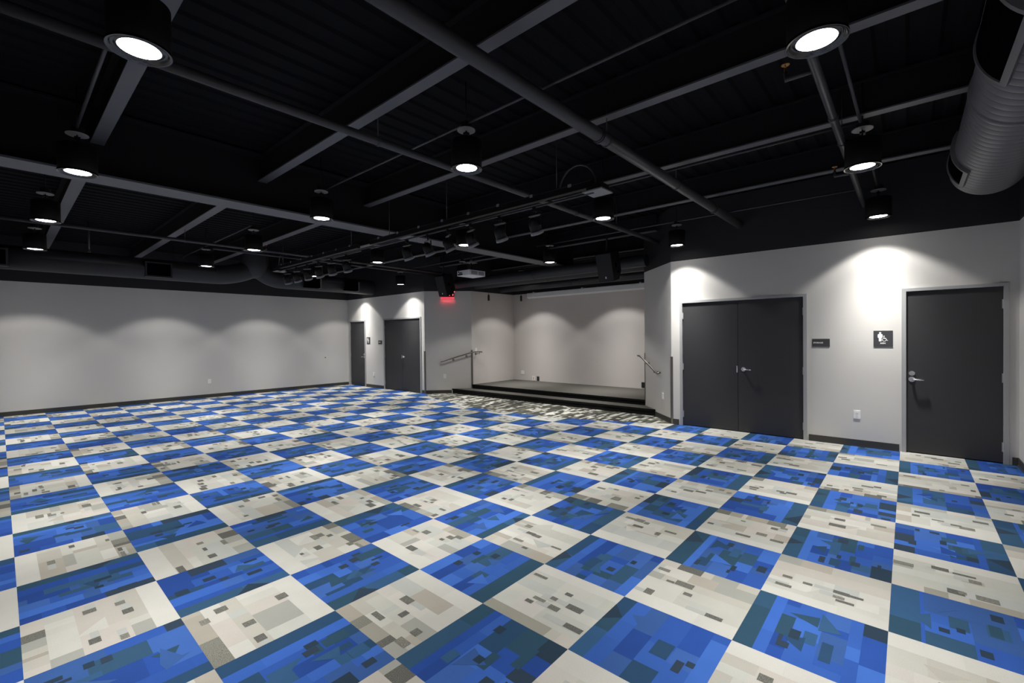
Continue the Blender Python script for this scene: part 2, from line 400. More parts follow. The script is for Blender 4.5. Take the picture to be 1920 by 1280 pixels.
# ------------------------------------------------------------------ doors
def lever(parent, y, z, dirn, deadbolt=False):
    b = MB(); b.cyl(0.034, -.012, 0, (XR+.012, y, z), 'X', 24); b.cyl(0.014, -.055, -.01, (XR+.012, y, z), 'X', 16)
    b.tube([(XR-.043, y, z), (XR-.046, y+dirn*.02, z), (XR-.046, y+dirn*.075, z-.003), (XR-.040, y+dirn*.118, z-.006)], .010, 12)
    b.build('door_handle', M_CHROME, parent)
    if deadbolt:
        b = MB(); b.cyl(0.031, -.014, 0, (XR+.012, y, z+.078), 'X', 24); b.box(XR-.014, XR-.002, y-.017, y+.017, z+.074, z+.082); b.build('deadbolt', M_CHROME, parent)
def door(name, a, c, h, leaves, lev, hinges, sweep=False):
    r = bpy.data.objects.new(name, None); C.objects.link(r); struct(r)
    fw_ = 0.045
    b = MB()
    # frame: jambs and head with stop, proud of the wall
    for y0, y1 in ((a-.016, a+.030), (c-.030, c+.016)):
        b.box(XR-.018, XR+.10, y0, y1, 0, h+.020)
    b.box(XR-.018, XR+.10, a+.030, c-.030, h-.020, h+.020)
    b.build('door_frame', M_FRAME, r)
    LV = []
    for (y0, y1) in leaves:
        b = MB(); b.box(XR+.008, XR+.052, y0, y1, 0.012, h-.024, bev=.0015); LV.append((y0, y1, b.build('door_leaf', M_DOOR, r)))
    leaf_at = lambda y: min(LV, key=lambda q: abs((q[0]+q[1])/2-y))[2]
    for y in hinges:
        for z in (0.20, 1.03, 1.92):
            b = MB(); b.cyl(.008, z-.055, z+.055, (XR-.006, y, 0), 'Z', 10); b.box(XR-.004, XR+.009, y-.016, y+.016, z-.055, z+.055); b.build('door_hinge', M_FRAME, leaf_at(y))
    for args in lev: lever(leaf_at(args[0]), *args)
    if sweep:
        b = MB(); b.box(XR+.002, XR+.010, leaves[0][0]+.01, leaves[0][1]-.01, .012, .03); b.build('door_sweep', M_BPL, r)
    b = MB(); b.box(XR+.06, XR+.15, a+.02, c-.02, 0.0, h-.02); b.build('dark_backing', M_BPL, r)
    return r
door('door_1', *DOORS[0], [(-2.768, -1.884)], [(-1.947, .972, -1, True)], [-2.772])
door('door_2', *DOORS[1], [(0.176, 1.066), (-0.735, 0.171)], [(0.090, 1.022, -1)], [1.070, -0.739])
door('door_3', *DOORS[2], [(9.435, 10.332), (8.528, 9.430)], [(9.365, 1.020, -1)], [10.336, 8.524])
door('door_4', *DOORS[3], [(11.464, 12.386)], [(11.535, .972, 1, True)], [12.390])
b = MB(); b.box(XR+.004, XR+.009, .178, .196, .965, 1.075); b.build('latch_plate', M_CHROME, bpy.data.objects['door_2'])
b = MB(); b.box(XR+.004, XR+.009, 9.437, 9.455, .965, 1.075); b.build('latch_plate', M_CHROME, bpy.data.objects['door_3'])

# ------------------------------------------------------------------ steel corner guards
def guard(x, y, d1, d2, h, label, z0=0.0, wd=0.032):
    b = MB()
    a1, a2 = Vector((*d1, 0)).normalized(), Vector((*d2, 0)).normalized()
    n = -(a1+a2).normalized()*.004
    base_ = Vector((x, y, 0))+n
    for a in (a1, a2):
        perp = Vector((a.y, -a.x, 0))
        if perp.dot(n) < 0: perp = -perp
        q = [base_, base_+a*wd, base_+a*wd+perp*.003, base_+perp*.003]
        b.poly([(v.x, v.y, z0) for v in q], th=(0, 0, h-z0))
    return tag(b.build('corner_guard', M_STEEL), label, 'corner guard', 'steel corner guards on the wall corners')
guard(XR, 1.272, (0, -1), (1, 1), 1.20, 'brushed steel corner guard on wall corner left of the near double doors')
guard(XR, 8.338, (0, 1), (1, -1), 1.20, 'brushed steel corner guard on wall corner right of the far double doors')
guard(XF, YS1, (-1, 1), (1, 0), 1.22, 'brushed steel corner guard on the left edge of the stage opening', z0=.15)
guard(XF, YS0, (-1, -1), (1, 0), 1.22, 'brushed steel corner guard on the right edge of the stage opening', z0=.15)

# ------------------------------------------------------------------ wall plates and signs
def on_wall(M_, w_, h_, name, label, cat, mat_, kind='outlet', group=None):
    """M_: local x right, y up, z out of wall"""
    r = thing(name, label, cat, group=group); r.matrix_world = M_
    b = MB(); b.box(-w_/2, w_/2, -h_/2, h_/2, -.002, .007, bev=.002); cp = b.build('cover_plate', mat_, r)
    if kind == 'outlet':
        for dy in (.02, -.02):
            b = MB(); b.box(-.016, .016, dy-.014, dy+.014, .007, .009); b.mi = 1
            b.box(-.008, -.005, dy-.005, dy+.006, .009, .0096); b.box(.005, .008, dy-.005, dy+.006, .009, .0096); b.cyl(.0025, .009, .0096, (0, dy-.009, 0), 'Z', 8)
            b.build('receptacle', [mat_ if mat_ is not M_PLATE or 'orange' not in label else M_ORANGE, M_SLOT], cp)
    elif kind == 'switch':
        b = MB(); b.box(-.016, .016, -.03, .03, .007, .011, bev=.001); b.build('rocker', M_PLATE if mat_ is M_PLATE else M_BPL, cp)
    return r
def frame_at(p, nrm):
    n = Vector(nrm).normalized(); u = Vector((0, 0, 1)); x = u.cross(n)
    return Matrix(((x.x, u.x, n.x, p[0]), (x.y, u.y, n.y, p[1]), (x.z, u.z, n.z, p[2]), (0, 0, 0, 1)))
NR, NL, NA, NB = (-1, 0, 0), (0, -1, 0), (-1, -1, 0), (-1, 1, 0)   # NA: left angled wall, NB: right angled wall
G = 'wall outlets'
on_wall(frame_at((XR, -1.37, .445), NR), .075, .118, 'wall_outlet', 'white outlet low on the wall between the near double doors and single door', 'outlet', M_PLATE, group=G)
on_wall(frame_at((XR, 10.96, .425), NR), .072, .118, 'wall_outlet', 'white outlet low on the wall between the far single door and double doors', 'outlet', M_PLATE, group=G)
on_wall(frame_at((2.55, YL, .445), NL), .075, .118, 'wall_outlet', 'white outlet low on the long left wall', 'outlet', M_PLATE, group=G)
on_wall(frame_at((5.845, YL, .96), NL), .030, .030, 'wall_stud', 'tiny dark round fitting on the long left wall near the far corner', 'wall fitting', M_BPL, kind='none')
on_wall(frame_at((7.055, 7.945, .487), NA), .072, .118, 'wall_outlet', 'white outlet on the angled wall below the left handrail', 'outlet', M_PLATE, group=G)
on_wall(frame_at((6.938, 1.548, .446), NB), .072, .118, 'wall_outlet', 'white outlet on the angled wall below the right handrail', 'outlet', M_PLATE, group=G)
on_wall(frame_at((XS, 7.05, .478), NR), .125, .118, 'wall_outlet', 'double width white outlet on stage back wall near the left corner', 'outlet', M_PLATE, group=G)
on_wall(frame_at((XS, 6.62, .318), NR), .110, .13, 'wall_outlet', 'white outlet with orange receptacle low on the stage back wall', 'outlet', M_PLATE, group=G)
on_wall(frame_at((XS, 6.45, .318), NR), .090, .13, 'wall_outlet', 'black outlet plate right of the orange receptacle on stage back wall', 'outlet', M_BPL, group=G)
on_wall(frame_at((XS, 3.10, .335), NR), .090, .14, 'wall_outlet', 'black outlet plate at the right end of the stage back wall', 'outlet', M_BPL, group=G)
on_wall(frame_at((7.76, YS1, 1.215), NL), .072, .118, 'light_switch', 'white light switch on the stage side wall above the left handrail end', 'light switch', M_PLATE, kind='switch')

def sign_storage(y, label):
    r = thing('storage_sign', label, 'sign', group='dark storage room signs'); r.matrix_world = frame_at((XR, y, 1.451), NR)
    b = MB(); b.box(-.107, .107, -.058, .058, 0, .006, bev=.0015); pn = b.build('sign_panel', M_SIGN, r)
    text('STORAGE', .026, 'sign_text', M_WHITE, pn, Matrix.Translation((-.092, 0.0, .0065)), 'LEFT', 1.05, offset=.0008)
def sign_rest(y, label):
    r = thing('restroom_sign', label, 'sign', group='dark restroom signs'); r.matrix_world = frame_at((XR, y, 1.507), NR)
    b = MB(); b.box(-.102, .102, -.110, .110, 0, .006, bev=.0015); pn = b.build('sign_panel', M_SIGN, r)
    b = MB(); z = .0062
    b.cyl(.0125, z, z+.0015, (-.031, .078, 0), 'Z', 20)                       # head
    P = [(-.049, .064), (-.013, .064), (-.005, .056), (-.005, .016), (-.016, .010), (-.017, -.036), (-.045, -.036), (-.046, .010), (-.057, .016), (-.057, .056)]
    b.poly([(x, yy, z) for x, yy in P], th=(0, 0, .0015)); b.build('standing_figure', M_WHITE, pn)
    b = MB()
    b.cyl(.0075, z, z+.0015, (.010, .034, 0), 'Z', 16)
    n = 24
    for k in range(n):                                                         # wheel
        a0, a1 = 2*PI*k/n+.9, 2*PI*(k+1)/n+.9
        if k > 20: continue
        q = [(.012+r_*math.cos(a), -.013+r_*math.sin(a)) for r_, a in ((.024, a0), (.024, a1), (.017, a1), (.017, a0))]
        b.poly([(x, yy, z) for x, yy in q], th=(0, 0, .0015))
    for q in ([(.004, .024), (.012, .024), (.015, .002), (.007, .002)], [(.009, .012), (.030, .012), (.030, .006), (.009, .006)],
              [(.007, .005), (.030, .005), (.030, -.002), (.007, -.002)], [(.028, .002), (.034, .002), (.046, -.024), (.039, -.026)], [(.038, -.020), (.052, -.020), (.052, -.026), (.038, -.026)]):
        b.poly([(x, yy, z+.0003) for x, yy in q], th=(0, 0, .0015))
    b.build('wheelchair_symbol', M_WHITE, pn)
    text('MEN', .026, 'sign_text', M_WHITE, pn, Matrix.Translation((-.002, -.062, .0065)), 'CENTER', 1.1, offset=.0012)
sign_storage(-.952, 'small dark storage sign right of the near double doors')
sign_storage(10.575, 'small dark storage sign beside the far double doors')
sign_rest(-1.654, 'square dark restroom sign with white figure and wheelchair beside the near single door')
sign_rest(11.255, 'square dark restroom sign with white figure beside the far single door')

# EXIT sign on the left angled wall
r = thing('exit_sign', 'black exit sign with red letters on the angled wall behind the left loudspeaker', 'exit sign')
r.matrix_world = frame_at((7.125, 7.875, 2.81), NA)
b = MB(); b.box(-.19, .19, -.085, .095, .0, .045, bev=.004); b.build('sign_housing', M_BPL, r)
text('EXIT', .17, 'exit_letters', M_REDL, r, Matrix.Translation((0, 0, .046)), 'CENTER', 1.25, offset=.002)
b = MB(); b.box(-.188, .188, -.150, -.087, .004, .016); b.build('glowing_strip', M_RED, r)
li = bpy.data.lights.new('exit_glow', 'AREA'); li.shape = 'RECTANGLE'; li.size = .36; li.size_y = .02; li.energy = .35; li.color = (1, .05, .08)
lo = bpy.data.objects.new('exit_glow', li); C.objects.link(lo); lo.parent = r; lo.location = (0, -.152, .05); lo.rotation_euler = (-PI/2, 0, 0)

# ------------------------------------------------------------------ handrails
def handrail(pts_top, brk, label, ret):
    r = thing('handrail', label, 'handrail', group='brushed steel handrails at the stage step')
    b = MB(); b.tube(pts_top, .019, 14); b.build('rail', M_STEEL, r)
    for p, wpt in brk:
        p, wpt = Vector(p), Vector(wpt)
        b = MB(); low = p-Vector((0, 0, .05))
        b.tube([p-Vector((0, 0, .012)), low, wpt.lerp(low, .35)-Vector((0, 0, .004)), wpt], .008, 8)
        d = (wpt-low); d.z = 0; d.normalize()
        Mx = frame_at(wpt, -d); b.cyl(.034, -.001, .007, (0, 0, 0), 'Z', 18, Mx)
        b.build('bracket', M_STEEL, r)
    return r
def aw(s, z, off, left=True):
    """s: metres along the angled wall from the room corner"""
    k = math.sqrt(.5)
    if left: return (XR+s*k-off*k, 8.338-s*k-off*k, z)
    return (XR+s*k-off*k, 1.272+s*k+off*k, z)
O = .085
handrail([aw(.49, .905, .02), aw(.46, .905, .05), aw(.47, .905, O), aw(.52, .92, O), aw(1.28, 1.14, O), aw(1.40, 1.165, O), aw(1.56, 1.170, O), aw(1.62, 1.165, O+.01)],
         [(aw(.80, 1.00, O), aw(.80, .945, 0)), (aw(1.17, 1.10, O), aw(1.17, 1.045, 0)), ((7.745, 7.23, 1.168), (7.745, 7.40, 1.105))],
         'brushed steel handrail sloping up the angled wall left of the stage', None)
handrail([aw(.48, .875, .02, False), aw(.455, .872, .05, False), aw(.47, .87, O, False), aw(.52, .885, O, False), aw(1.28, 1.13, O, False), aw(1.40, 1.155, O, False), aw(1.50, 1.158, O, False)],
         [(aw(.62, .92, O, False), aw(.62, .862, 0, False)), (aw(1.08, 1.065, O, False), aw(1.08, 1.01, 0, False))],
         'brushed steel handrail sloping up the angled wall right of the stage', None)

# ------------------------------------------------------------------ projection screen case on the stage back wall
r = thing('projector_screen', 'long white retracted projector screen case high on the stage back wall', 'projector screen')
b = MB()
P = [(0, .075), (0, -.055), (.035, -.075), (.115, -.075), (.135, -.05), (.135, .06), (.12, .075)]
b.poly([(XS-.005-x, 6.74, 2.815+z) for x, z in P], th=(0, -3.86, 0)); b.build('screen_case', M_SCR, r)
b = MB(); b.cyl(.012, 2.90, 6.73, (XS-.09, 0, 2.738), 'Y', 10); b.build('weight_bar', M_SCR, r)
for yy in (6.5, 4.8, 3.1):
    b = MB(); b.box(XS-.14, XS-.0, yy-.02, yy+.02, 2.888, 2.91); b.build('mounting_bracket', M_SCR, r)

# ------------------------------------------------------------------ ceiling steel
def ibeam(name, axis, c, z0, z1, a, b_, wd, label, group, tf=.014):
    b = MB(); bx = (lambda u0, u1, za, zb: b.box(u0, u1, a, b_, za, zb)) if axis == 'Y' else (lambda u0, u1, za, zb: b.box(a, b_, u0, u1, za, zb))
    bx(c-wd/2, c+wd/2, z0, z0+tf); b.mi = 1; bx(c-wd/2, c+wd/2, z1-tf, z1); bx(c-.006, c+.006, z0+tf, z1-tf)
    return tag(b.build(name, [M_BEAM_LIT, M_BEAM_SHADE]), label, 'beam', group)
GZ = 3.20
ZB = 3.55
lab = {-2.09: None, -.592: 'dark steel roof beam above the leftmost row of downlights', .938: 'dark steel roof beam crossing the upper middle of the ceiling',
       2.388: 'dark steel roof beam above the near lighting batten', 3.931: 'dark steel roof beam between the lighting batten and the near double doors',
       5.44: 'dark steel roof beam nearest to the wall of the near double doors', 6.95: 'dark steel roof beam over the stage front, hidden behind the walls', 8.46: 'dark steel roof beam over the back of the stage'}
for X, l in lab.items():
    if l is None: continue
    y0, y1 = (YN, YL) if X < XR-.1 else ((1.66, 7.95) if X < 7.5 else (YS0, YS1))
    for (ya, yb, part) in ((y0, 4.17, 'near part of '), (4.19, y1, 'far part of ')):
        ibeam('steel_beam', 'Y', X, ZB, ZD, ya, yb, .105 if part[0] == 'n' else .125, l.replace('dark', part+'dark', 1), 'steel roof beams')
ibeam('steel_girder', 'X', 4.18, GZ, ZD-.01, XB, 7.93, .335, 'wide dark steel girder crossing the ceiling from left to stage', None, tf=.02)

# pipes
def pipe(pts, r_, label, couplings=(), group='ceiling pipes', name='ceiling_pipe', m=M_PIPE, hang=()):
    t = thing(name, label, 'pipe', group=group)
    b = MB(); b.tube(pts, r_, 16); b.build('pipe_run', m, t)
    for c, ax in couplings:
        b = MB(); b.cyl(r_*1.14, -.03, .03, c, ax, 16); b.cyl(r_*1.26, -.010, .010, c, ax, 16); b.build('coupling', m, t)
    for c in hang:
        b = MB(); b.tube([(c[0], c[1], c[2]+r_), (c[0], c[1], ZD)], .005, 6); b.lathe([(r_+.001, -.012), (r_+.006, -.012), (r_+.006, .012), (r_+.001, .012)], c, 'X' if abs(pts[0][0]-pts[-1][0]) > .5 else 'Y', 16); b.build('hanger', m, t)
    return t
pipe([(XB, .135, 3.35), (XR, .135, 3.35)], .055, 'thick dark pipe running diagonally across the upper middle to the right wall', [((2.25, .135, 3.35), 'X'), ((5.35, .135, 3.35), 'X')], hang=[(2.38, .135, 3.35), (4.0, .135, 3.35)])
pipe([(XB, 1.66, 3.35), (7.04, 1.66, 3.35)], .036, 'medium dark pipe passing behind the upper left downlight to the stage corner', [((4.2, 1.66, 3.35), 'X')], hang=[(1.0, 1.66, 3.35), (5.4, 1.66, 3.35)])
pipe([(XB, -1.45, 3.35), (XR, -1.45, 3.35)], .030, 'dark sprinkler main running behind the two large downlights at right', [((3.25, -1.45, 3.35), 'X')], hang=[(3.9, -1.45, 3.35)])
pipe([(XB, 7.72, 3.35), (6.95, 7.72, 3.35)], .028, 'thin dark pipe beyond the wide girder on the left', hang=[(.94, 7.72, 3.35)])
pipe([(1.43, 7.95, 3.31), (7.0, 7.95, 3.31)], .02, 'thin dark pipe just behind the pipe beyond the girder')
def conduit(pts, label): pipe([tuple(CAM[k]+(p[k]-CAM[k])*1.0289 for k in range(3)) for p in pts], .0125, label, group='electrical conduits above the downlights', name='conduit')
conduit([(-.80, .97, 3.43), (-.80, 3.50, 3.43)], 'thin conduit linking two leftmost nearest downlights')
conduit([(1.42, -1.58, 3.43), (1.42, 3.46, 3.43)], 'thin conduit running between the girder and the top edge over the centre downlight')
conduit([(1.46, 6.10, 3.43), (1.46, 10.2, 3.43)], 'thin conduit beyond the girder over the far left downlights')
conduit([(3.72, -1.6, 3.43), (3.72, 3.82, 3.43)], 'thin conduit beside the roof beam over the third row of downlights')
conduit([(3.72, 4.20, 3.43), (3.72, 8.5, 3.43)], 'thin conduit beyond the girder behind the battens')
conduit([(6.03, -1.62, 3.43), (6.03, 3.82, 3.43)], 'thin conduit along the top of the near door wall')
conduit([(6.03, 4.20, 3.43), (6.03, 8.5, 3.43)], 'thin conduit beyond the girder towards the far double doors')
conduit([(1.45, -1.575, 3.43), (6.03, -1.62, 3.43)], 'thin conduit linking the downlights along the right side')
conduit([(7.9, 2.6, 3.40), (7.9, 7.3, 3.40)], 'thin conduit over the stage front behind the right loudspeaker')

def sprinkler(p, arm, label, upright=True):
    t = thing('sprinkler_head', label, 'sprinkler', group='brass sprinkler heads')
    p = Vector(p)
    b = MB(); b.tube([Vector(arm), Vector((p.x, p.y, arm[2])), p] if upright else [Vector(arm), p], .016, 10); b.build('branch_pipe', M_PIPE, t)
    s = 1 if upright else -1
    b = MB(); b.cyl(.011, 0, .03*s, p, 'Z', 12); b.cyl(.026, .052*s, .056*s, p, 'Z', 16)
    b.tube([p+Vector((.012, 0, .03*s)), p+Vector((.016, 0, .045*s)), p+Vector((.004, 0, .054*s))], .003, 6)
    b.tube([p+Vector((-.012, 0, .03*s)), p+Vector((-.016, 0, .045*s)), p+Vector((-.004, 0, .054*s))], .003, 6)
    b.build('sprinkler_deflector', M_BRASS, t)
sprinkler((2.36, -1.27, 3.40), (2.36, -1.45, 3.35), 'brass sprinkler head on short branch beside the large right downlight')
sprinkler((4.95, -1.29, 3.40), (4.95, -1.45, 3.35), 'brass sprinkler head below the second downlight on the right')
sprinkler((-.107, 9.77, 3.33), (-.107, 9.77, ZD), 'small brass sprinkler head above the left duct', upright=False)
sprinkler((2.24, 7.60, 3.40), (2.24, 7.72, 3.35), 'small brass sprinkler head beside the far pipe near the lighting batten')

# ------------------------------------------------------------------ ducts
def ribbed(a, b_, r_, step=.115, rib=.006):
    prof = [(r_, a)]; x = a+step/2
    while x < b_-.01:
        prof += [(r_, x-.007), (r_-rib, x-.004), (r_-rib, x+.002), (r_, x+.005)]; x += step
    prof.append((r_, b_)); return prof
DR, DYC, DZC = .300, -2.545, 3.33
t = thing('spiral_duct', 'large grey ribbed round duct hanging at the upper right', 'duct')
b = MB(); xq = XB+.01
while xq < 5.60:
    x2 = min(xq+.100, 5.62)
    b.mi = 0; b.lathe([(DR-.002, xq), (DR, xq+.003), (DR, x2-.009)], (0, DYC, DZC), 'X', 72)
    b.mi = 1; b.lathe([(DR-.001, x2-.009), (DR-.005, x2-.006), (DR-.005, x2-.003), (DR-.002, x2)], (0, DYC, DZC), 'X', 72); xq = x2
b.mi = 0; b.lathe([(DR, 5.61), (DR-.006, 5.63), (1e-4, 5.63)], (0, DYC, DZC), 'X', 72); b.build('duct_shell', [M_DUCTG, M_SEAM], t)
def side_grille(x0, x1, a0, a1, label=None):
    g = MB()
    def patch(xa, xb, s0, s1, r_, mi):
        g.mi = mi; n = 12
        for k in range(n):
            q0, q1 = s0+(s1-s0)*k/n, s0+(s1-s0)*(k+1)/n
            g.poly([(x, DYC-math.sin(q)*r_*-1*-1, DZC-math.cos(q)*r_) for x, q in ((xa, q0), (xb, q0), (xb, q1), (xa, q1))])
    # angle measured from straight down towards the room (+Y)
    def ring(xa, xb, s0, s1, r0, r1, mi):
        g.mi = mi; n = 14
        for k in range(n):
            q0, q1 = s0+(s1-s0)*k/n, s0+(s1-s0)*(k+1)/n
            V = lambda x, q, rr: g.bm.verts.new((x, DYC+math.sin(q)*rr, DZC-math.cos(q)*rr))
            vs = [V(x, q, rr) for x in (xa, xb) for q in (q0, q1) for rr in (r0, r1)]
            for f in [(0, 1, 3, 2), (4, 6, 7, 5), (0, 4, 5, 1), (2, 3, 7, 6), (0, 2, 6, 4), (1, 5, 7, 3)]:
                ff = g.bm.faces.new([vs[i] for i in f]); ff.material_index = mi
    fr = .035; da = fr/DR
    ring(x0, x1, a0+da, a1-da, DR-.002, DR+.022, 1)
    ring(x0-fr, x0, a0, a1, DR-.002, DR+.032, 0); ring(x1, x1+fr, a0, a1, DR-.002, DR+.032, 0)
    ring(x0, x1, a0, a0+da, DR-.002, DR+.032, 0); ring(x0, x1, a1-da, a1, DR-.002, DR+.032, 0)
    g.build('side_grille', [M_DUCTG, M_VOID], t)
side_grille(4.80, 5.28, .70, 2.1)
side_grille(1.95, 2.72, .62, 2.1)
for xx in (1.50, 3.45):
    b = MB(); b.lathe([(DR, xx-.03), (DR+.008, xx-.028), (DR+.008, xx+.028), (DR, xx+.03)], (0, DYC, DZC), 'X', 64); b.build('duct_coupling', M_DUCTG, t)
for xx in (.5, 3.0, 5.3):
    b = MB(); b.tube([(xx, DYC, DZC+DR), (xx, DYC, ZD)], .006, 8); b.build('hanger', M_PIPE, t)

t = thing('round_duct', 'long black round duct along the left wall with forked riser', 'duct')
LR, LY, LZ = .225, 10.5, 3.14
def elbow(x_start, dirn, Rc, amax, n=14):
    # horizontal run turning up into the riser; centre line radius Rc
    pts = []
    for k in range(n+1):
        a = amax*k/n
        pts.append((x_start+dirn*Rc*math.sin(a), LY, LZ+Rc*(1-math.cos(a))))
    return pts
b = MB(); b.tube([(XB+.01, LY, LZ), (2.12, LY, LZ)]+elbow(2.12, 1, 1.72, .68), LR, 32, rr=None); b.build('left_branch', M_DUCT, t)
b = MB(); b.tube([(6.34, LY, LZ-.005), (3.68, LY, LZ)]+elbow(3.68, -1, .78, 1.15), LR, 32); b.build('right_branch', M_DUCT, t)
b = MB(); b.lathe([(1e-4, LZ-.02), (.2, LZ+.02), (.29, LZ+.12), (.32, LZ+.3), (.32, ZD-.002)], (3.02, LY, 0), 'Z', 32); b.build('riser', M_DUCT, t)
for x0, x1 in ((.84, 1.25), (-1.75, -1.16)):
    b = MB(); b.box(x0-.03, x1+.03, LY-.250, LY-.12, LZ-.19, LZ+.13); b.mi = 1; b.box(x0, x1, LY-.254, LY-.249, LZ-.16, LZ+.10); b.build('side_grille', [M_DUCT, M_VOID], t)
for x0, x1 in ((4.17, 4.62), (5.33, 5.76)):
    b = MB(); b.box(x0, x1-.04, LY-.30, LY-.12, LZ-.17, LZ+.09); b.mi = 1; b.box(x1-.04, x1, LY-.30, LY-.12, LZ-.17, LZ+.09); b.build('side_grille', [M_VOID, M_DUCTG], t)  # grey end strip paints the highlight on each collar
def simple_duct(x, z, r_, y0, y1, label):
    t = thing('round_duct', label, 'duct', group='black ducts over the stage front')
    b = MB(); b.cyl(r_, y0, y1, (x, 0, z), 'Y', 40); b.build('duct_shell', M_DUCT, t)
    b = MB(); b.lathe([(r_, (y0+y1)/2-.02), (r_+.006, (y0+y1)/2-.02), (r_+.006, (y0+y1)/2+.02), (r_, (y0+y1)/2+.02)], (x, 0, z), 'Y', 40); b.build('duct_coupling', M_DUCT, t)
simple_duct(7.22, 3.07, .12, 1.98, 7.62, 'nearest black round duct crossing above the stage step')
simple_duct(7.78, 3.07, .125, YS0, YS1, 'middle slimmer black duct above the stage')
simple_duct(8.84, 3.02, .10, YS0, YS1, 'rear black round duct above the stage')

# ------------------------------------------------------------------ downlights
KZ = 1.0289; LZ0 = CAM.z+(3.048-CAM.z)*KZ
def scp(x, y, z): return (CAM.x+(x-CAM.x)*KZ, CAM.y+(y-CAM.y)*KZ, CAM.z+(z-CAM.z)*KZ)
LR_ = .134
def make_downlight(label):
    t = thing('downlight', label, 'ceiling light', (0, 0, LZ0), group='black cylinder downlights')
    b = MB()
    b.lathe([(LR_-.004, -.006), (LR_, 0), (LR_, .235), (LR_-.006, .240), (1e-4, .240)], n=40)
    b.build('housing', M_BODY, t)
    b = MB(); b.lathe([(LR_+.004, -.008), (LR_+.004, .004), (LR_-.002, .004)], n=40); b.lathe([(LR_+.004, -.008), (LR_-.008, -.008), (.120, .008), (.108, .014), (.098, .008), (.091, .004), (.091, .02)], n=40)
    ring_ = b.build('baffle_ring', M_RIM, t)
    b = MB()
    b.lathe([(1e-4, .0035), (.086, .0035), (.091, .005)], n=40); b.build('lens', M_LENS, ring_)
    b = MB(); b.tube([(0, 0, .24), (0, 0, .335)], .006, 8); b.box(-.02, .02, -.02, .02, .30, .318); b.build('stem', M_BODY, t)
    b = MB(); b.cyl(.080, .335, .341, n=32); b.build('canopy_plate', M_CAN, t)
    b = MB(); b.cyl(.050, .341, .40, n=16); b.tube([(0, 0, .40), (0, 0, ZD-LZ0)], .006, 8); b.build('junction_box', M_BODY, t)
    l = bpy.data.lights.new('bulb', 'SPOT'); l.energy = LAMP_W; l.color = LAMP_COL; l.spot_size = math.radians(108); l.spot_blend = .27; l.shadow_soft_size = .06
    # photometry of the reflector: brightest straight down, weaker towards the cut-off angle
    l.use_nodes = True; nt = l.node_tree; em = nt.nodes['Emission']
    tc = nt.nodes.new('ShaderNodeTexCoord'); sx = nt.nodes.new('ShaderNodeSeparateXYZ'); ab = nt.nodes.new('ShaderNodeMath'); ab.operation = 'ABSOLUTE'
    mr = nt.nodes.new('ShaderNodeMapRange'); mr.inputs[1].default_value = .62; mr.inputs[2].default_value = 1.0; mr.inputs[3].default_value = 0.0; mr.inputs[4].default_value = 1.0
    nt.links.new(tc.outputs['Normal'], sx.inputs[0]); nt.links.new(sx.outputs['Z'], ab.inputs[0]); nt.links.new(ab.outputs[0], mr.inputs[0]); pw = nt.nodes.new('ShaderNodeMath'); pw.operation = 'POWER'; pw.inputs[1].default_value = 4.0
    ad = nt.nodes.new('ShaderNodeMath'); ad.operation = 'MULTIPLY_ADD'; ad.inputs[1].default_value = .885; ad.inputs[2].default_value = .115
    nt.links.new(mr.outputs[0], pw.inputs[0]); nt.links.new(pw.outputs[0], ad.inputs[0]); nt.links.new(ad.outputs[0], em.inputs['Strength'])
    o = bpy.data.objects.new('bulb', l); C.objects.link(o); o.parent = t; o.location = (0, 0, -.012)
    return t
DL = [(-.783, .993, 'large lit downlight at the upper left, nearest of all on the left'),
      (1.443, -1.566, 'large lit downlight at the upper right, beside the brass sprinkler'),
      (-.795, 3.504, 'lit downlight below the large upper left one, in front of the girder'),
      (1.427, .965, 'lit downlight at top centre where pipe and beam cross'),
      (3.764, -1.608, 'lit downlight on the right, directly above the near single door area, second from the camera'),
      (-.870, 5.939, 'lit downlight at the left just beyond the wide girder'),
      (1.350, 3.462, 'lit downlight under the wide girder left of centre'),
      (3.736, .953, 'lit downlight right of the lighting batten end plate'),
      (6.050, -1.629, 'lit downlight close to the wall above the restroom sign'),
      (-.864, 8.462, 'farthest lit downlight at the left edge, against the long duct'),
      (1.517, 6.156, 'lit downlight in front of the forked duct riser'),
      (3.653, 3.403, 'lit downlight in front of the girder right of the batten spotlights'),
      (6.062, .929, 'lit downlight close to the wall above the near double doors'),
      (1.481, 8.569, 'lit downlight above the long duct, left of the forked riser'),
      (3.596, 5.807, 'lit downlight between the two lighting battens and the loudspeaker'),
      (5.968, 3.428, 'lit downlight at the far end of the wide girder'),
      (3.679, 8.534, 'small distant lit downlight among the far batten spotlights'),
      (6.025, 8.541, 'lit downlight close to the wall above the far double doors')]
HID = [(-.82, 11.04, 'black downlight behind the long duct, nearest to the left edge'), (1.47, 11.04, 'black downlight behind the long duct, left of the forked riser'),
       (3.72, 11.04, 'black downlight behind the long duct, right of the forked riser'), (6.03, 11.04, 'black downlight behind the end of the long duct near the far corner'),
       (6.03, 6.05, 'black downlight hidden behind the white projector'), (8.17, 3.47, 'black downlight over the stage behind the right loudspeaker'),
       (8.17, 6.02, 'black downlight over the stage behind the black ducts'), (-.8, -1.6, 'black downlight almost overhead of the camera, out of view')]
first = None
for x, y, l in DL:
    if first is None: first = make_downlight(l); first.location = scp(x, y, 3.048)
    else: dup(first, scp(x, y, 3.048), label=l)
for x, y, l in HID: dup(first, scp(x, y, 3.048), label=l)

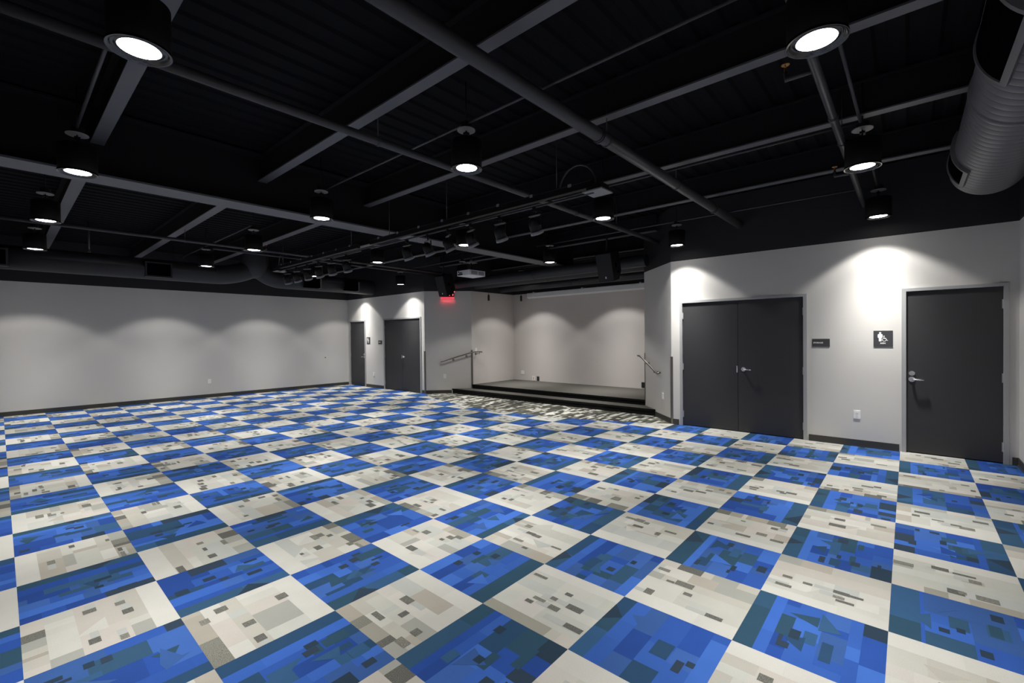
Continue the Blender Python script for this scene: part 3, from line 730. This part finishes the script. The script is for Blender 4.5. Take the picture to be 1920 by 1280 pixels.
# ------------------------------------------------------------------ lighting battens with stage spotlights
def batten(y0, y1, plate_y, label, rods, loop):
    t = thing('lighting_batten', label, 'lighting batten', group='black lighting battens'); X = 2.60
    b = MB(); b.box(X-.03, X+.03, y0, y1, 3.045, 3.115); b.mi = 1
    b.box(X-.033, X-.029, y0, y1, 3.106, 3.112); b.build('wiring_channel', [M_BODY, M_DUCT], t)  # thin lighter strip paints the lit line along the channel's upper edge
    b = MB(); b.cyl(.0115, y0-.05 if loop < 0 else y0, y1+.05, (X+.02, 0, 3.0), 'Y', 12); b.build('rail', M_PIPE, t)
    if plate_y is not None:
        b = MB(); b.box(X-.05, X+.17, plate_y-.11, plate_y+.11, 3.0, 3.012); b.mi = 1; b.box(X-.02, X+.14, plate_y-.08, plate_y+.08, 3.012, 3.08); b.build('end_plate', [M_GREY, M_BODY], t)
    n = int((y1-y0)/.45)
    for k in range(n):
        yy = y0+(k+.5)*(y1-y0)/n
        b = MB(); b.box(X-.036, X-.028, yy-.02, yy+.02, 3.095, 3.125); b.build('cable_clip', M_GREY, t)
    for yy in rods:
        b = MB(); b.tube([(X, yy, 3.115), (X, yy, ZD)], .005, 6); b.build('hanger_rod', M_PIPE, t)
    s = 1 if loop > 0 else -1; ye = plate_y
    pts = []
    for k in range(15):
        a = PI*k/14; pts.append((X+.03, ye+s*(.22-.22*math.cos(a)) if s > 0 else ye-.11+.11*math.cos(a), 3.08+.24*math.sin(a)))
    b = MB(); b.tube(pts, .009, 8); b.build('cable_loop', M_PIPE, t)
batten(.42, 4.40, .40, 'near black lighting batten with square end plate by the centre right downlight', [.85, 2.6, 3.9], 1)
batten(4.78, 7.95, 8.0, 'far black lighting batten ending beside the forked duct', [5.0, 7.7], -1)
def spotlight(label):
    t = thing('stage_spotlight', label, 'stage light', group='stage spotlights on the battens')
    b = MB(); b.tube([(0, 0, -.005), (0, 0, -.075)], .011, 8); b.box(-.022, .022, -.016, .016, -.035, .012); b.build('clamp', M_BODY, t)
    b = MB(); b.box(-.012, .012, -.078, .078, -.084, -.072); b.mi = 1; b.box(-.008, .008, -.080, -.074, -.19, -.084); b.box(-.008, .008, .074, .080, -.19, -.084); b.build('yoke', [M_GREY, M_BODY], t)
    A = Matrix.Translation((0.0, 0, -.185)) @ Matrix.Rotation(math.radians(-28), 4, 'Y')
    b = MB(); b.lathe([(1e-4, .085), (.030, .085), (.052, .060), (.064, .03), (.066, -.07), (.061, -.07), (.058, -.02), (1e-4, -.02)], n=24, M=A); can = b.build('lamp_can', M_BODY, t)
    b = MB(); b.lathe([(.063, -.055), (.072, -.060), (.074, -.095), (.068, -.095), (.064, -.062)], n=24, M=A); b.build('colour_frame', M_GREY, can)
    return t
SP = [(1.16, 'stage spotlight on the near batten, first counting from the square end plate'), (1.68, 'stage spotlight on the near batten, second counting from the square end plate'),
      (2.17, 'stage spotlight on the near batten, third counting from the square end plate'), (2.60, 'stage spotlight on the near batten, beside the lit downlight at the girder'),
      (3.02, 'stage spotlight on the near batten in front of the girder, second from its far end'), (3.50, 'stage spotlight at the far end of the near batten'),
      (5.20, 'stage spotlight at the right end of the far batten'), (5.72, 'stage spotlight on the far batten, second from its right end'), (6.20, 'stage spotlight on the far batten, third from its right end'),
      (6.66, 'stage spotlight on the far batten, third from its left end'), (7.12, 'stage spotlight on the far batten, second from its left end'), (7.56, 'stage spotlight at the left end of the far batten')]
sp0 = None
for k, (y, l) in enumerate(SP):
    if sp0 is None: sp0 = spotlight(l); o = sp0
    else: o = dup(sp0, label=l)
    o.location = (2.62, y, 2.985); o.rotation_euler = (0, 0, math.radians([0, 4, -12, -22, -8, 5, 28, 30, 24, 34, 26, 30][k]))

# ------------------------------------------------------------------ loudspeakers
def speaker(x, y, z, rz, label):
    t = thing('loudspeaker', label, 'loudspeaker', (x, y, z), rz, 'black loudspeakers flanking the stage')
    t.rotation_euler = (0, math.radians(-16), rz)
    b = MB(); W_ = .168
    P = [(0, .27), (0, -.27), (.20, -.27), (.33, -.13), (.33, .27)]      # front at local x=0 facing -X
    b.poly([(px, -W_, pz) for px, pz in P], th=(0, 2*W_, 0)); cab = b.build('cabinet', M_BODY, t)
    b = MB(); b.box(-.008, .001, -W_+.008, W_-.008, -.262, .262, bev=.002); b.build('front_grille', M_SPK, cab)
    b = MB(); b.box(-.011, -.007, -.012, .012, -.215, -.175); b.build('badge', M_WHITE, cab)
    b = MB(); b.cyl(.045, -W_-.004, -W_+.002, (.14, 0, .02), 'Y', 20); b.build('cable_input', M_VOID, cab)
    b = MB(); b.cyl(.022, -W_-.012, -W_-.002, (.20, 0, -.12), 'Y', 12); b.build('side_knob', M_VOID, cab)
    b = MB(); b.box(.10, .22, -.03, .03, .268, .30); b.tube([(.16, 0, .29), (.42, 0, 1.02)], .018, 10); b.build('hanging_bracket', M_BODY, t)
speaker(6.56, 7.47, 2.945, 0, 'black loudspeaker hanging left of the stage in front of the exit sign')
speaker(6.56, 2.54, 2.910, 0, 'black loudspeaker hanging right of the stage opening')

# ------------------------------------------------------------------ projector
t = thing('projector', 'white ceiling projector hanging in front of the stage', 'projector', (5.785, 5.49, 2.95))
b = MB(); b.box(-.245, .245, -.20, .20, 0, .118, bev=.006); pb = b.build('projector_body', M_PROJ, t)
b = MB(); b.box(-.19, .0, -.203, -.198, .02, .098); b.box(.03, .21, -.203, -.198, .02, .098); b.build('side_vent', M_PVENT, pb)
b = MB(); b.box(-.248, -.243, .02, .18, .015, .045); b.box(-.248, -.243, .04, .13, .055, .075); b.cyl(.018, -.250, -.243, (0, .15, .09), 'X', 14); b.build('connector_panel', M_BPL, pb)
b = MB(); b.cyl(.045, .243, .262, (0, -.10, .06), 'X', 20); b.build('projector_lens', M_BPL, pb)
b = MB(); b.tube([(0, 0, .15), (0, 0, ZD-2.95)], .018, 12); b.box(-.11, .11, -.09, .09, .138, .15)
for sx in (-1, 1):
    for s_ in (-1, 1): b.tube([(sx*.1, s_*.08, .145), (sx*.14, s_*.12, .116)], .006, 6)
b.build('mount', M_BODY, t)
b = MB(); b.box(-.10, .10, -.10, .10, .30, .315); b.cyl(.03, .315, .36, n=12); b.build('mount_plate', M_GREY, t)

# small hanging microphones over the stage
def mic(x, y, z, label):
    t = thing('hanging_microphone', label, 'microphone', (x, y, z), group='small black microphones hanging over the stage')
    b = MB(); b.cyl(.030, -.10, .05, n=14); b.lathe([(.030, .05), (.012, .075), (1e-4, .078)], n=14); b.build('microphone_body', M_BPL, t)
    b = MB(); b.tube([(0, 0, .07), (0, 0, ZD-z)], .006, 6); b.build('cable', M_BPL, t)
mic(8.12, 7.22, 2.735, 'small black microphone hanging by the stage left side wall')
mic(9.15, 6.86, 2.75, 'small black microphone hanging left of the projector screen case')

bpy.context.view_layer.update()
